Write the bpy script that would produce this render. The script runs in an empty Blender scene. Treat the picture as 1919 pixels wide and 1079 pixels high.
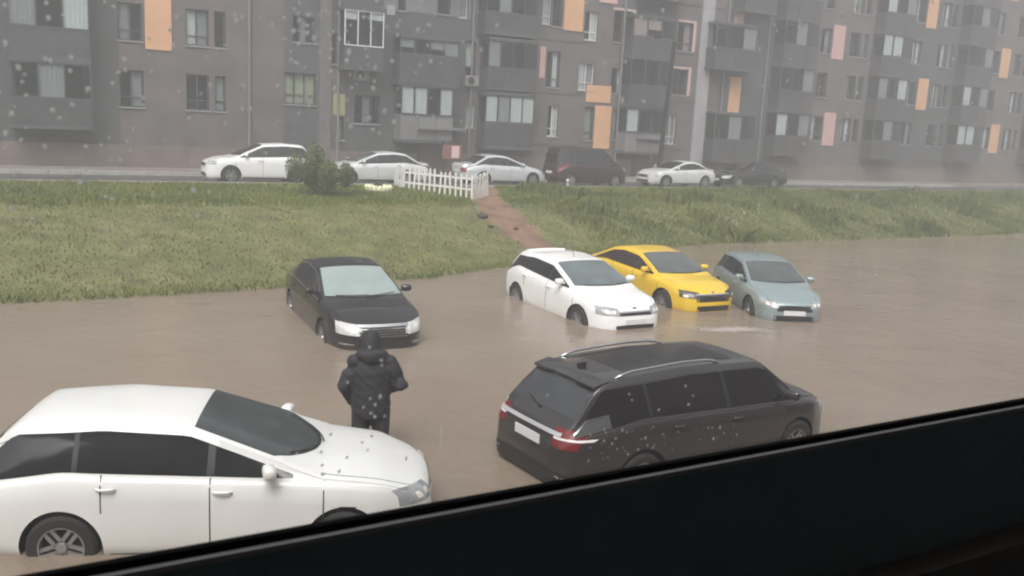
import bpy, bmesh, math, random
import numpy as np
from mathutils import Vector, Matrix
from mathutils.bvhtree import BVHTree
random.seed(7); RNG = np.random.default_rng(11)
R = math.radians
sc = bpy.context.scene
C = sc.collection
# ------------------------------------------------------------------ camera
FPX, PITCH, ROLL, CAMH = 1702.0, R(10.48), R(3.0), 4.32          # pixels of the 1919 wide photograph
cp, sp, cr, sr = math.cos(PITCH), math.sin(PITCH), math.cos(ROLL), math.sin(ROLL)
cam = bpy.data.cameras.new('camera'); camo = bpy.data.objects.new('camera', cam); C.objects.link(camo)
F = Vector((0, cp, -sp)); R0 = Vector((1, 0, 0)); U0 = Vector((0, sp, cp))
RX = R0*cr + U0*sr; UX = -R0*sr + U0*cr
camo.matrix_world = Matrix(((RX.x, UX.x, -F.x, 0), (RX.y, UX.y, -F.y, 0), (RX.z, UX.z, -F.z, CAMH), (0, 0, 0, 1)))
cam.sensor_width = 36; cam.lens = FPX/1919*36; cam.clip_start = .02; cam.clip_end = 2000
cam.dof.use_dof = True; cam.dof.focus_distance = 22; cam.dof.aperture_fstop = 14
sc.camera = camo
# ------------------------------------------------------------------ overcast light
w = bpy.data.worlds.new('World'); sc.world = w; w.use_nodes = True
nt = w.node_tree; bg = nt.nodes['Background']
sky = nt.nodes.new('ShaderNodeTexSky'); sky.sky_type = 'NISHITA'; sky.sun_disc = False
sky.sun_elevation = R(54); sky.sun_rotation = R(188); sky.air_density = 1.0; sky.dust_density = 6.0; sky.ozone_density = 1.0
hs = nt.nodes.new('ShaderNodeHueSaturation'); hs.inputs['Saturation'].default_value = .16
nt.links.new(sky.outputs[0], hs.inputs['Color']); nt.links.new(hs.outputs[0], bg.inputs['Color'])
bg.inputs['Strength'].default_value = .13
sun = bpy.data.lights.new('sun', 'SUN'); suno = bpy.data.objects.new('sun', sun); C.objects.link(suno)
AX_ = R(30); sun.energy = 1.1; sun.angle = R(40); sun.color = (1, .98, .94)
suno.rotation_euler = (0, R(-36), AX_+R(52))
sc.view_settings.view_transform = 'Standard'; sc.view_settings.look = 'None'; sc.view_settings.gamma = 1
sc.view_settings.exposure = .7
try:
    sc.cycles.use_denoising = True
    sc.cycles.filter_width = 2.1
    sc.cycles.volume_bounces = 1; sc.cycles.transparent_max_bounces = 16; sc.cycles.max_bounces = 8
except Exception: pass

# ------------------------------------------------------------------ helpers
AX = R(30); UD = Vector((math.cos(AX), math.sin(AX), 0)); ND = Vector((-math.sin(AX), math.cos(AX), 0))
CAMP = Vector((0, 0, CAMH))
def un(u, n, z=0.): return UD*u + ND*n + Vector((0, 0, z))
def ray(x, y):
    x -= 959.5; y -= 539.5
    xc, yc = x*cr + y*sr, -x*sr + y*cr
    return R0*(xc/FPX) + F - U0*(yc/FPX)
def on_n(x, y, n):
    d = ray(x, y); P = CAMP + d*(n/d.dot(ND)); return P.dot(UD), P.z
def on_z(x, y, z):
    d = ray(x, y); return CAMP + d*((z-CAMH)/d.z)
def on_zun(x, y, z):
    P = on_z(x, y, z); return P.dot(UD), P.dot(ND)
MATS = {}
def mat(name, col, rough=.5, metal=0., var=0., scale=5., bump=0., bscale=30., coat=0., spec=.5, attr=None, trans=0., bdist=.02):
    if name in MATS: return MATS[name]
    m = bpy.data.materials.new(name); m.use_nodes = True; t = m.node_tree; b = t.nodes['Principled BSDF']
    b.inputs['Base Color'].default_value = (*col, 1); b.inputs['Roughness'].default_value = rough
    b.inputs['Metallic'].default_value = metal; b.inputs['Coat Weight'].default_value = coat
    b.inputs['Specular IOR Level'].default_value = spec; b.inputs['Transmission Weight'].default_value = trans
    if var or bump:
        tc = t.nodes.new('ShaderNodeTexCoord')
    src = None
    if attr:
        a = t.nodes.new('ShaderNodeAttribute'); a.attribute_name = attr; src = a.outputs['Color']
        t.links.new(src, b.inputs['Base Color'])
    if var:
        n = t.nodes.new('ShaderNodeTexNoise'); n.inputs['Scale'].default_value = scale; n.inputs['Detail'].default_value = 6
        t.links.new(tc.outputs['Object'], n.inputs['Vector'])
        mp = t.nodes.new('ShaderNodeMapRange'); mp.inputs['From Min'].default_value = .3; mp.inputs['From Max'].default_value = .7
        mp.inputs['To Min'].default_value = 1-var; mp.inputs['To Max'].default_value = 1+var
        t.links.new(n.outputs[0], mp.inputs['Value'])
        mx = t.nodes.new('ShaderNodeMix'); mx.data_type = 'RGBA'; mx.blend_type = 'MULTIPLY'; mx.inputs['Factor'].default_value = 1
        if src: t.links.new(src, mx.inputs['A'])
        else: mx.inputs['A'].default_value = (*col, 1)
        t.links.new(mp.outputs[0], mx.inputs['B']); t.links.new(mx.outputs['Result'], b.inputs['Base Color'])
    if bump:
        n2 = t.nodes.new('ShaderNodeTexNoise'); n2.inputs['Scale'].default_value = bscale; n2.inputs['Detail'].default_value = 4
        t.links.new(tc.outputs['Object'], n2.inputs['Vector'])
        bp = t.nodes.new('ShaderNodeBump'); bp.inputs['Strength'].default_value = bump; bp.inputs['Distance'].default_value = bdist
        t.links.new(n2.outputs[0], bp.inputs['Height']); t.links.new(bp.outputs[0], b.inputs['Normal'])
    MATS[name] = m; return m
def tag(o, label=None, cat=None, group=None, kind=None):
    if label: o['label'] = label
    if cat: o['category'] = cat
    if group: o['group'] = group
    if kind: o['kind'] = kind
    return o
def link(name, me, parent=None, ms=(), smooth=False):
    o = bpy.data.objects.new(name, me); C.objects.link(o)
    for m in (ms if isinstance(ms, (list, tuple)) else [ms]): me.materials.append(m)
    if smooth: me.polygons.foreach_set('use_smooth', [True]*len(me.polygons))
    if parent: o.parent = parent
    return o
def pyobj(name, v, f, ms, parent=None, smooth=False):
    me = bpy.data.meshes.new(name); me.from_pydata([tuple(p) for p in v], [], f); me.update()
    return link(name, me, parent, ms, smooth)
def bmobj(name, bm, ms, parent=None, smooth=False):
    me = bpy.data.meshes.new(name); bm.to_mesh(me); bm.free(); return link(name, me, parent, ms, smooth)
def empty(name, loc=(0, 0, 0), rz=0.):
    o = bpy.data.objects.new(name, None); C.objects.link(o); o.location = loc; o.rotation_euler = (0, 0, rz); o.empty_display_size = .2
    return o
def bx(bm, x0, x1, y0, y1, z0, z1, M=None, bev=0.):
    vs = [bm.verts.new(Vector(p) if M is None else M @ Vector(p)) for p in
          ((x0,y0,z0),(x1,y0,z0),(x1,y1,z0),(x0,y1,z0),(x0,y0,z1),(x1,y0,z1),(x1,y1,z1),(x0,y1,z1))]
    fs = [bm.faces.new([vs[i] for i in q]) for q in ((3,2,1,0),(4,5,6,7),(0,1,5,4),(1,2,6,5),(2,3,7,6),(3,0,4,7))]
    if bev:
        bmesh.ops.bevel(bm, geom=list({e for f in fs for e in f.edges}), offset=bev, segments=2, affect='EDGES', profile=.5)
def box(name, x0, x1, y0, y1, z0, z1, m, parent=None, bev=0.):
    bm = bmesh.new(); bx(bm, x0, x1, y0, y1, z0, z1, None, bev); return bmobj(name, bm, m, parent)
def tube(bm, pts, rad, seg=12, caps=True, up=None):
    """loft of ellipses along pts; rad: r or (ra, rb)"""
    pts = [Vector(p) for p in pts]; rings = []
    for i, p in enumerate(pts):
        d = (pts[min(i+1, len(pts)-1)] - pts[max(i-1, 0)]).normalized()
        a = Vector(up) if up else (Vector((0, 0, 1)) if abs(d.z) < .9 else Vector((0, 1, 0)))
        s = d.cross(a).normalized(); t = s.cross(d).normalized()
        ra, rb = rad[i] if isinstance(rad[i], (tuple, list)) else (rad[i], rad[i])
        rings.append([bm.verts.new(p + s*(math.cos(k*2*math.pi/seg)*ra) + t*(math.sin(k*2*math.pi/seg)*rb)) for k in range(seg)])
    for i in range(len(rings)-1):
        for k in range(seg):
            bm.faces.new((rings[i][k], rings[i][(k+1) % seg], rings[i+1][(k+1) % seg], rings[i+1][k]))
    if caps:
        bm.faces.new(rings[0][::-1]); bm.faces.new(rings[-1])
def ball(bm, c, r, seg=12, M=None):
    m = Matrix.Translation(Vector(c)) @ (M or Matrix()) @ Matrix.Diagonal((*r, 1))
    bmesh.ops.create_uvsphere(bm, u_segments=seg, v_segments=max(6, seg*2//3), radius=1, matrix=m)
def apply_mods(o):
    dg = bpy.context.evaluated_depsgraph_get(); dg.update()
    me = bpy.data.meshes.new_from_object(o.evaluated_get(dg)); old = o.data; o.modifiers.clear(); o.data = me
    if old.users == 0: bpy.data.meshes.remove(old)

# ------------------------------------------------------------------ terrain, road, water   (u along the street, n away from the camera's house)
EU = [-60, 2, 6, 10, 13.4, 18, 24, 40, 90]; EN = [20.8, 21.2, 21.5, 21.9, 23.2, 25.2, 26.2, 26.5, 26.5]
def fade(t): t = np.clip(t, 0, 1); return t*t*(3-2*t)
def lump(u, n):
    return (np.sin(u*1.7+n*.9)*np.sin(n*1.3-u*.6) + .6*np.sin(u*3.1-n*2.2+1.)*np.sin(n*2.9+u*1.4) + .4*np.sin(u*6.3+n*5.1))*.5
GZ = 1.27
def path_d(u, n):
    """distance from the trodden path's centre line"""
    pts = [(19.2, 36.6), (17.6, 33.2), (16.5, 30.8), (16.0, 28.5), (15.8, 26.6), (15.9, 24.3)]
    d = np.full(np.shape(u), 99.)
    for (a, b), (c, e) in zip(pts[:-1], pts[1:]):
        L2 = (c-a)**2 + (e-b)**2; t = np.clip(((u-a)*(c-a)+(n-b)*(e-b))/L2, 0, 1)
        d = np.minimum(d, np.hypot(u-(a+t*(c-a)), n-(b+t*(e-b))))
    return d
def gz(u, n):
    u = np.asarray(u, float); n = np.asarray(n, float)
    e = np.interp(u, EU, EN); c = 30.3
    t = (n-e)/(c-e)
    z = np.where(n < e, -.28*fade((e-n)/1.6), 1.16*(.35*np.clip(t, 0, 1)+.65*fade(t)) + (GZ-1.16)*fade((n-c)/5.5))
    k = fade((n-e-.3)/1.5)*fade((36.3-n)/.8)
    z = z + k*(.07*lump(u, n)) - .05*k*fade((.75-path_d(u, n))/.4)
    z = np.where(n > 36.5, GZ - .12, z)
    return z
us = np.concatenate([np.arange(-120, -14, 6), np.arange(-14, 60, .3), np.arange(60, 200, 5)])
ns = np.concatenate([np.arange(-60, 18, 6), np.arange(18, 36.9, .3), [37.2, 60, 120, 300]])
GU, GN = np.meshgrid(us, ns); GZZ = gz(GU, GN)
gv = [un(a, b, c) for a, b, c in zip(GU.ravel(), GN.ravel(), GZZ.ravel())]
W_ = len(us); gf = [(j*W_+i, j*W_+i+1, (j+1)*W_+i+1, (j+1)*W_+i) for j in range(len(ns)-1) for i in range(W_-1)]
def ground_mat():
    m = mat('earth', (.1, .085, .055), .9, attr='Col', var=.35, scale=1.6, bump=.6, bscale=9, bdist=.05); return m
ground = pyobj('ground', gv, gf, ground_mat(), None, True)
ca = ground.data.color_attributes.new('Col', 'FLOAT_COLOR', 'POINT')
uf, nf = GU.ravel(), GN.ravel(); pd = path_d(uf, nf) + .25*lump(uf*2, nf*2)
mud = np.array([.20, .115, .075]); soil = np.array([.15, .135, .06]); grn = np.array([.10, .125, .04])
mixg = np.clip(.5+.5*lump(uf*.7, nf*.7+3), 0, 1)[:, None]
colr = soil*(1-mixg) + grn*mixg; k = fade((.85-pd)/.35)[:, None]; colr = colr*(1-k) + mud*k
k = fade((np.interp(uf, EU, EN)+.5-nf)/.6)[:, None]; colr = colr*(1-k) + np.array([.15, .11, .08])*k
ca.data.foreach_set('color', np.concatenate([colr, np.ones((len(colr), 1))], 1).astype(np.float32).ravel())
tag(ground, kind='structure')
# road
asphalt = mat('wet_asphalt', (.07, .068, .068), .3, var=.3, scale=2, bump=.15, bscale=60)
def strip(name, u0, u1, n0, n1, z0, z1, m):
    bm = bmesh.new(); M = Matrix.Rotation(AX, 4, 'Z'); bx(bm, u0, u1, n0, n1, z0, z1, M); return tag(bmobj(name, bm, m), kind='structure')
strip('road', -118, 195, 36.95, 41.3, GZ-.3, GZ-.06, asphalt)
strip('pavement', -118, 195, 41.45, 43.9, GZ-.3, GZ+.1, mat('paving', (.2, .17, .155), .6, var=.2, scale=1.5))
kerbm = mat('kerb_concrete', (.3, .29, .27), .8, var=.25, scale=3)
kerb = empty('kerb'); tag(kerb, kind='structure')
M30 = Matrix.Rotation(AX, 4, 'Z')
for n0 in (36.8, 41.3):
    bmk = bmesh.new(); bx(bmk, 0, .985, 0, .15, -.3, 0, None, .015); ks = bpy.data.meshes.new('kerb_stone'); bmk.to_mesh(ks); bmk.free(); ks.materials.append(kerbm)
    for i in range(62):
        o = bpy.data.objects.new('kerb_stone', ks); C.objects.link(o); o.parent = kerb
        o.location = un(-2+i, n0, GZ+.06 if n0 < 40 else GZ+.105); o.rotation_euler = (0, 0, AX)
# water
def water_mat():
    m = bpy.data.materials.new('muddy_water'); m.use_nodes = True; t = m.node_tree; b = t.nodes['Principled BSDF']
    b.inputs['Roughness'].default_value = .09; b.inputs['IOR'].default_value = 1.33; b.inputs['Specular IOR Level'].default_value = .5
    tc = t.nodes.new('ShaderNodeTexCoord')
    n = t.nodes.new('ShaderNodeTexNoise'); n.inputs['Scale'].default_value = .22; n.inputs['Detail'].default_value = 5
    t.links.new(tc.outputs['Object'], n.inputs['Vector'])
    r = t.nodes.new('ShaderNodeValToRGB'); r.color_ramp.elements[0].position = .3; r.color_ramp.elements[1].position = .75
    r.color_ramp.elements[0].color = (.215, .168, .128, 1); r.color_ramp.elements[1].color = (.275, .225, .178, 1)
    t.links.new(n.outputs[0], r.inputs[0]); t.links.new(r.outputs[0], b.inputs['Base Color'])
    h = None
    for s, d in ((.8, .07), (4., .022), (14., .010)):
        q = t.nodes.new('ShaderNodeTexNoise'); q.inputs['Scale'].default_value = s; q.inputs['Detail'].default_value = 3
        t.links.new(tc.outputs['Object'], q.inputs['Vector'])
        bp = t.nodes.new('ShaderNodeBump'); bp.inputs['Distance'].default_value = d; bp.inputs['Strength'].default_value = .55
        t.links.new(q.outputs[0], bp.inputs['Height'])
        if h: t.links.new(h, bp.inputs['Normal'])
        h = bp.outputs[0]
    # rings where the rain strikes
    v = t.nodes.new('ShaderNodeTexVoronoi'); v.inputs['Scale'].default_value = 3.2
    t.links.new(tc.outputs['Object'], v.inputs['Vector'])
    sn = t.nodes.new('ShaderNodeMath'); sn.operation = 'SINE'; ml = t.nodes.new('ShaderNodeMath'); ml.operation = 'MULTIPLY'; ml.inputs[1].default_value = 34
    t.links.new(v.outputs['Distance'], ml.inputs[0]); t.links.new(ml.outputs[0], sn.inputs[0])
    bp = t.nodes.new('ShaderNodeBump'); bp.inputs['Distance'].default_value = .003; bp.inputs['Strength'].default_value = .18
    t.links.new(sn.outputs[0], bp.inputs['Height']); t.links.new(h, bp.inputs['Normal']); t.links.new(bp.outputs[0], b.inputs['Normal'])
    return m
wv = [un(a, b, 0) for a, b in ((-120, 1.2), (195, 1.2), (195, 29), (-120, 29))]
tag(pyobj('water', wv, [(0, 1, 2, 3)], water_mat()), kind='structure')

# ------------------------------------------------------------------ grass on the bank
def grass():
    N = 300000
    u = RNG.uniform(-13, 58, N); n = RNG.uniform(21, 36.7, N); e = np.interp(u, EU, EN)
    dens = .45 + .55*np.clip(.6+.9*lump(u*.8, n*.8), 0, 1)
    right = fade((u-17)/3)
    bare = (1-right)*fade((n-e-.2)/1.)*fade((30.2-n)/1.)              # the worn slope left of the path
    dens *= 1-.45*bare
    keep = (n > e+.02) & (path_d(u, n)+.22*lump(u*2, n*2) > .72) & (RNG.random(N) < dens) & ((n > 23) | (u < 30))
    u, n = u[keep], n[keep]; right, bare = right[keep], bare[keep]; N = len(u); z = gz(u, n)
    weeds = right*np.clip(lump(u*.45+2, n*.55), 0, 1)*fade((36-n)/2)
    h = RNG.uniform(.07, .16, N) + .75*weeds*RNG.uniform(.4, 1, N) + .05*fade((n-30.3)/.8)*fade((31.6-n)/.8)
    h *= 1-.35*bare
    wd = RNG.uniform(.010, .026, N)*(1+1.2*weeds); a = RNG.uniform(0, 2*np.pi, N); lx, ly = RNG.normal(0, .35, N)*h, RNG.normal(0, .35, N)*h
    P = np.stack([UD.x*u+ND.x*n, UD.y*u+ND.y*n, z-.015], 1); s = np.stack([np.cos(a)*wd, np.sin(a)*wd, 0*a], 1)
    tip = P + np.stack([lx, ly, h], 1); mid = P + np.stack([lx*.35, ly*.35, h*.6], 1)
    V = np.stack([P-s, P+s, mid+s*.7, tip, mid-s*.7], 1).reshape(-1, 3)
    me = bpy.data.meshes.new('grass'); me.vertices.add(len(V)); me.vertices.foreach_set('co', V.astype(np.float32).ravel())
    me.loops.add(N*5); me.loops.foreach_set('vertex_index', np.arange(N*5)); me.polygons.add(N)
    me.polygons.foreach_set('loop_start', np.arange(N)*5); me.polygons.foreach_set('loop_total', np.full(N, 5)); me.update(calc_edges=True)
    t = np.clip(.5+.45*lump(u*.5+1, n*.5)+RNG.normal(0, .10, N), 0, 1)[:, None]
    g = np.array([.085, .122, .024])*(1-t) + np.array([.195, .215, .05])*t
    dry = np.clip(.25*bare+RNG.normal(0, .12, N)*bare, 0, 1)[:, None]*1.6; g = g*(1-np.clip(dry, 0, .7)) + np.array([.26, .215, .09])*np.clip(dry, 0, .7)
    col = np.repeat(np.concatenate([g, np.ones((N, 1))], 1), 5, 0)
    me.color_attributes.new('Col', 'FLOAT_COLOR', 'POINT').data.foreach_set('color', col.astype(np.float32).ravel())
    o = link('grass', me, None, mat('grass_blade', (.1, .13, .04), .6, attr='Col', spec=.25))
    tag(o, 'rough wet green grass and weeds covering the bank', 'grass', kind='stuff')
grass()

# ------------------------------------------------------------------ building across the street
FN = 43.9
BLK = mat('black_plastic', (.02, .02, .021), .5)
def building():
    B = empty('apartment_building', un(0, FN, 0), AX)
    tag(B, 'dark grey and brown apartment block with orange panels and glazed balconies', 'building')
    walls = [mat('facade_grey', (.066, .068, .071), .8, var=.22, scale=.7, bump=.3, bscale=14),
             mat('facade_brown', (.112, .096, .094), .8, var=.22, scale=.8, bump=.3, bscale=14),
             mat('facade_light', (.16, .16, .165), .8, var=.15, scale=.7, bump=.3, bscale=14),
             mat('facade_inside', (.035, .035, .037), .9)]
    fr_w = mat('window_frame_white', (.62, .62, .62), .4); fr_d = mat('window_frame_dark', (.06, .06, .065), .4)
    fr_p = mat('reveal_pink', (.5, .36, .33), .6, var=.1)
    cur = [mat('curtain_white', (.85, .85, .83), .9, var=.1, scale=6), mat('curtain_grey', (.42, .42, .42), .9, var=.1, scale=6),
           mat('curtain_cream', (.55, .55, .40), .9, var=.1, scale=6), mat('curtain_pink', (.6, .42, .40), .9, var=.1, scale=6)]
    par = mat('parapet_dark', (.05, .05, .053), .5, var=.25, scale=1.2); par2 = mat('parapet_grey', (.16, .16, .16), .5, var=.2, scale=1.2)
    org = mat('panel_orange', (.58, .33, .18), .6, var=.08, scale=1.5); pnk = mat('panel_pink', (.5, .32, .29), .6, var=.08, scale=1.5)
    ylw = mat('panel_olive', (.28, .27, .12), .6, var=.08)
    lt = mat('strip_light_grey', (.3, .3, .31), .6, var=.12, scale=2)
    if 'facade_glass' not in MATS:
        m = bpy.data.materials.new('facade_glass'); m.use_nodes = True; t = m.node_tree; MATS['facade_glass'] = m
        b = t.nodes['Principled BSDF']; b.inputs['Base Color'].default_value = (.02, .025, .027, 1); b.inputs['Roughness'].default_value = .06
        tr = t.nodes.new('ShaderNodeBsdfTransparent'); tr.inputs[0].default_value = (.93, .96, .96, 1); mx = t.nodes.new('ShaderNodeMixShader'); mx.inputs[0].default_value = .16
        t.links.new(tr.outputs[0], mx.inputs[1]); t.links.new(b.outputs[0], mx.inputs[2]); t.links.new(mx.outputs[0], t.nodes['Material Output'].inputs['Surface'])
    gl = MATS['facade_glass']
    openings = []
    def rect(x0, y0, x1, y1, n=FN):
        ym, xm = (y0+y1)/2, (x0+x1)/2
        return on_n(x0, ym, n)[0], on_n(x1, ym, n)[0], on_n(xm, y1, n)[1], on_n(xm, y0, n)[1]
    def glaze(parent, u0, u1, z0, z1, y, lights, frame, t=.05):
        """frame with mullions at depth y (local, minus = towards the street) and one pane for each light; lights: curtain index or None, '-' splits pane below"""
        k = len(lights); bm = bmesh.new(); d0, d1 = y, y+.06
        bx(bm, u0, u1, d0, d1, z0, z0+t); bx(bm, u0, u1, d0, d1, z1-t, z1)
        for i in range(k+1):
            a = u0 + (u1-u0-t)*i/k; bx(bm, a, a+t, d0+.002, d1-.002, z0+t, z1-t)
        wdw = bmobj('window', bm, frame, parent)
        for i, c in enumerate(lights):
            a, b_ = u0 + (u1-u0-t)*i/k + t, u0 + (u1-u0-t)*(i+1)/k
            if z1-z0 > 1.35 and y > 0: box('transom', a, b_, d0+.004, d1-.004, z0+.42, z0+.46, frame, wdw)
            box('pane', a, b_, d0+.025, d0+.035, z0+t, z1-t, gl, wdw)
            if c is None: continue
            lo = z0+t
            if isinstance(c, tuple): c, fr = c; lo = z1 - (z1-z0)*fr
            m = 18; v, f = [], []
            for q in range(m+1):
                x = a + .01 + (b_-a-.02)*q/m; yy = d1+.022+.018*math.sin(q*1.9+i)
                v += [(x, yy, lo+.01), (x, yy, z1-t-.005)]
            f = [(2*q, 2*q+2, 2*q+3, 2*q+1) for q in range(m)]
            pyobj('curtain' if lo == z0+t else 'blind', v, f, cur[c], wdw, True)
        return wdw
    def window(u0, u1, z0, z1, lights, frame=fr_d, sill=True):
        openings.append((u0, u1, z0, z1))
        wdw = glaze(B, u0+.01, u1-.01, z0+.01, z1-.01, .14, lights, frame)
        if sill: box('sill', u0-.05, u1+.05, -.07, .13, z0-.05, z0-.004, lt, wdw)
        return wdw
    def balcony(u0, u1, z0, z1, zp, lights, pm=par, d=.95, frame=fr_d):
        """glazed balcony: slab, parapet zp..z0, glazing z0..z1"""
        bm = bmesh.new(); bx(bm, u0-.04, u1+.04, -d-.03, 0, zp-.16, zp-.003)
        b_ = bmobj('balcony', bm, walls[0], B); box('canopy', u0-.04, u1+.04, -d-.03, 0, z1+.003, z1+.14, walls[0], b_)
        bm = bmesh.new(); bx(bm, u0, u1, -d, -d+.07, zp, z0); bx(bm, u0, u0+.06, -d+.071, -.003, zp, z0); bx(bm, u1-.06, u1, -d+.071, -.003, zp, z0)
        bmobj('parapet', bm, pm, b_)
        bm = bmesh.new(); q = max(2, round((u1-u0)/.9))
        for i in range(1, q): a = u0+(u1-u0)*i/q; bx(bm, a-.015, a+.015, -d-.015, -d-.002, zp+.02, z0-.02)
        bx(bm, u0, u1, -d-.02, -d-.002, z0-.05, z0-.002)
        bmobj('parapet_trim', bm, fr_d, b_)
        for s in (u0+.003, u1-.033):
            bm = bmesh.new(); bx(bm, s, s+.03, -d+.062, -.003, z0+.002, z1-.002); bmobj('side_pane', bm, gl, b_)
        openings.append((u0+.2, u1-.2, zp+.1, z1-.05))
        g = glaze(b_, u0, u1, z0+.002, z1-.002, -d, lights, frame)
        g.name = 'glazing'
        return b_
    # -- measured from the photograph, one entry for each window
    for px, lights, frame in [
        ((532, 137, 592, 196), [2, 2, 2], fr_d), ((873, 77, 891, 143), [(0, .72)], fr_d), ((873, 192, 890, 240), [0], fr_w),
        ((630, 219, 644, 262), [2], fr_d), ((820, -6, 844, 27), [None], fr_d), ((746, -6, 760, 20), [None], fr_d),
        ((898, -20, 914, 22), [3], fr_d), ((1096, 20, 1121, 76), [None, 0], fr_w), ((1150, 20, 1184, 80), [None, 1], fr_d),
        ((1024, 96, 1049, 164), [None, 0], fr_d), ((1084, 116, 1114, 170), [0, 1], fr_w), ((1094, 200, 1112, 263), [1], fr_d),
        ((1145, 128, 1171, 175), [None, 0], fr_d), ((1017, -6, 1034, 46), [0], fr_w), ((1036, -6, 1054, 50), [None], fr_d), ((1026, 196, 1046, 256), [None, 0], fr_w),
        ((1270, 42, 1298, 96), [None, 3], fr_d), ((1259, 129, 1288, 178), [None, None], fr_d), ((1247, 213, 1267, 270), [1, 1], fr_w),
        ((1148, 205, 1168, 262), [1, None], fr_d), ((1300, 205, 1316, 262), [0], fr_d), ((862, -10, 878, 34), [1], fr_w), ((548, 30, 590, 80), [None, 1, None], fr_d), ((610, 60, 632, 120), [None], fr_d), ((664, 178, 712, 232), [None, 1, None], fr_d)]:
        u0, u1, z0, z1 = rect(*px); window(u0, u1, z0, z1, lights, frame)
    BN = FN-.95
    for px, yp, lights, frame, pm in [
        ((646, 20, 720, 87), 126, [(0, .27), None, (0, .24)], fr_w, par), ((750, 74, 862, 104), 155, [(1, .6), None, (1, .6), 1], fr_d, par),
        ((752, 163, 850, 216), 262, [0, 0, None, 0], fr_d, par2),
        ((912, -14, 1008, 26), 62, [None, 1, None, None], fr_d, par), ((916, 78, 1008, 129), 165, [(1, .95), None, None, None], fr_d, par),
        ((910, 179, 1002, 231), 275, [0, 1, 0, 0], fr_d, par),
        ((1188, 34, 1268, 71), 104, [3, (3, .6), None], fr_d, par), ((1182, 112, 1262, 161), 200, [None, None, None], fr_d, par),
        ((1174, 204, 1244, 249), 284, [0, None, None], fr_d, par2),
        ((1343, 48, 1420, 92), 128, [None, None, 1], fr_d, par), ((1340, 215, 1415, 262), 300, [None, 1, None], fr_d, par)]:
        u0, u1, z0, z1 = rect(*px, n=BN); balcony(u0, u1, z0, z1, on_n((px[0]+px[2])/2, yp, BN)[1], lights, pm, frame=frame)
    def panel(px, m, y=.05, name='cladding_panel'):
        u0, u1, z0, z1 = rect(*px); return box(name, u0, u1, -y, .004, z0, z1, m, B)
    for px, m in [((1058, -40, 1094, 58), org), ((1098, 160, 1144, 192), org), ((1113, 198, 1143, 278), org), ((1125, -40, 1158, 6), pnk), ((1365, 144, 1386, 216), org),
                  ((1379, -40, 1396, 56), pnk), ((1011, 87, 1021, 146), pnk), ((624, 176, 646, 216), ylw), ((742, 98, 749, 147), lt), ((725, 10, 740, 28), lt),
                  ((918, -80, 936, -20), pnk)]: panel(px, m)
    panel((1306, -60, 1328, 330), lt, .12, 'pilaster'); panel((598, -60, 620, 300), mat('pilaster_grey', (.12, .115, .11), .8, var=.15), .10, 'pilaster')
    for x0, y0, x1, y1 in ((1270, 42, 1298, 96), (1259, 129, 1288, 178), (1150, 20, 1184, 80)):   # pale surrounds: head and one jamb
        u0, u1, z0, z1 = rect(x0, y0, x1, y1); bm = bmesh.new(); bx(bm, u0-.1, u1+.2, -.06, .004, z1+.003, z1+.13); bx(bm, u1+.003, u1+.2, -.06, .004, z0, z1+.002)
        bmobj('window_surround', bm, fr_p, B)
    for u_ in (14.9, 22.15, 31.8, 39.6, 43.1, 10.6):
        bm = bmesh.new(); tube(bm, [(u_, -.1, 1.4), (u_, -.1, 18.6)], [.06, .06], 8); bmobj('downpipe', bm, walls[2], B)
    for fl in range(6):                                # floor bands
        for a, b_ in ((26.2, 29.3), (35.6, 39.3)): box('floor_band', a, b_, -.03, .003, 3.0+2.85*fl, 3.09+2.85*fl, walls[0], B)
    for x_, y_ in ((868, 160), (660, 150)):
        u_, z_ = on_n(x_, y_, FN); ac = box('air_conditioner', u_, u_+.75, -.32, -.04, z_, z_+.52, mat('ac_white', (.22, .22, .22), .5, var=.2), B, .02)
        bm = bmesh.new(); bmesh.ops.create_cone(bm, cap_ends=True, segments=20, radius1=.2, radius2=.2, depth=.02, matrix=Matrix.Translation((u_+.3, -.328, z_+.26)) @ Matrix.Rotation(R(90), 4, 'X')); bmobj('fan_grille', bm, BLK, ac)
    # -- the same facade carried on beyond the photograph's edges
    for base, rng in ((-8.4, range(-4, 2)), (43.6, range(0, 7))):
        for k in rng:
            b0 = base + 9.2*k
            for fl in range(5):
                z = 4.2 + 2.85*fl; L = [[0, None, 1], [None, 1, None], [0, 0, None], [None, None, 1], [1, None, 0]][(fl*3+k) % 5]
                balcony(b0, b0+3, z, z+1.45, z-1.1, L)
                window(b0+4.2, b0+5.2, z-.2, z+1.4, [L[0], L[1]]); window(b0+7.0, b0+8., z-.2, z+1.4, [L[2], L[0]]); window(b0+8.25, b0+8.75, z-.2, z+1.4, [L[1]])
                if (fl+k) % 2 == 0: box('cladding_panel', b0+5.3, b0+6.4, -.05, .004, z-.5, z+1.7, org if k % 3 else pnk, B)
    for c0, c1, kk in ((12.2, 14.6, 0), (15.2, 17.4, 1), (18.3, 21.4, 2), (23.2, 26.1, 3), (32.5, 35.4, 4), (40., 42.6, 5)):   # floors above the photograph
        for fl in (3, 4):
            z = 4.2 + 2.85*fl; balcony(c0, c1, z, z+1.45, z-1.1, [[None, 1, None], [0, None, None], [1, None, 0]][(kk+fl) % 3])
    # wall with its openings
    U = sorted({-62., 112.} | {round(v, 4) for o in openings for v in o[:2]} | {22.25, 23.05, 26.15, 31.6, 35.5, 39.4, 17.2, 22.0, 13.9, 15.1})
    Z = sorted({.9, 18.6, 9.4} | {round(v, 4) for o in openings for v in o[2:]})
    u_c = (np.array(U[1:])+np.array(U[:-1]))/2; z_c = (np.array(Z[1:])+np.array(Z[:-1]))/2
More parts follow.
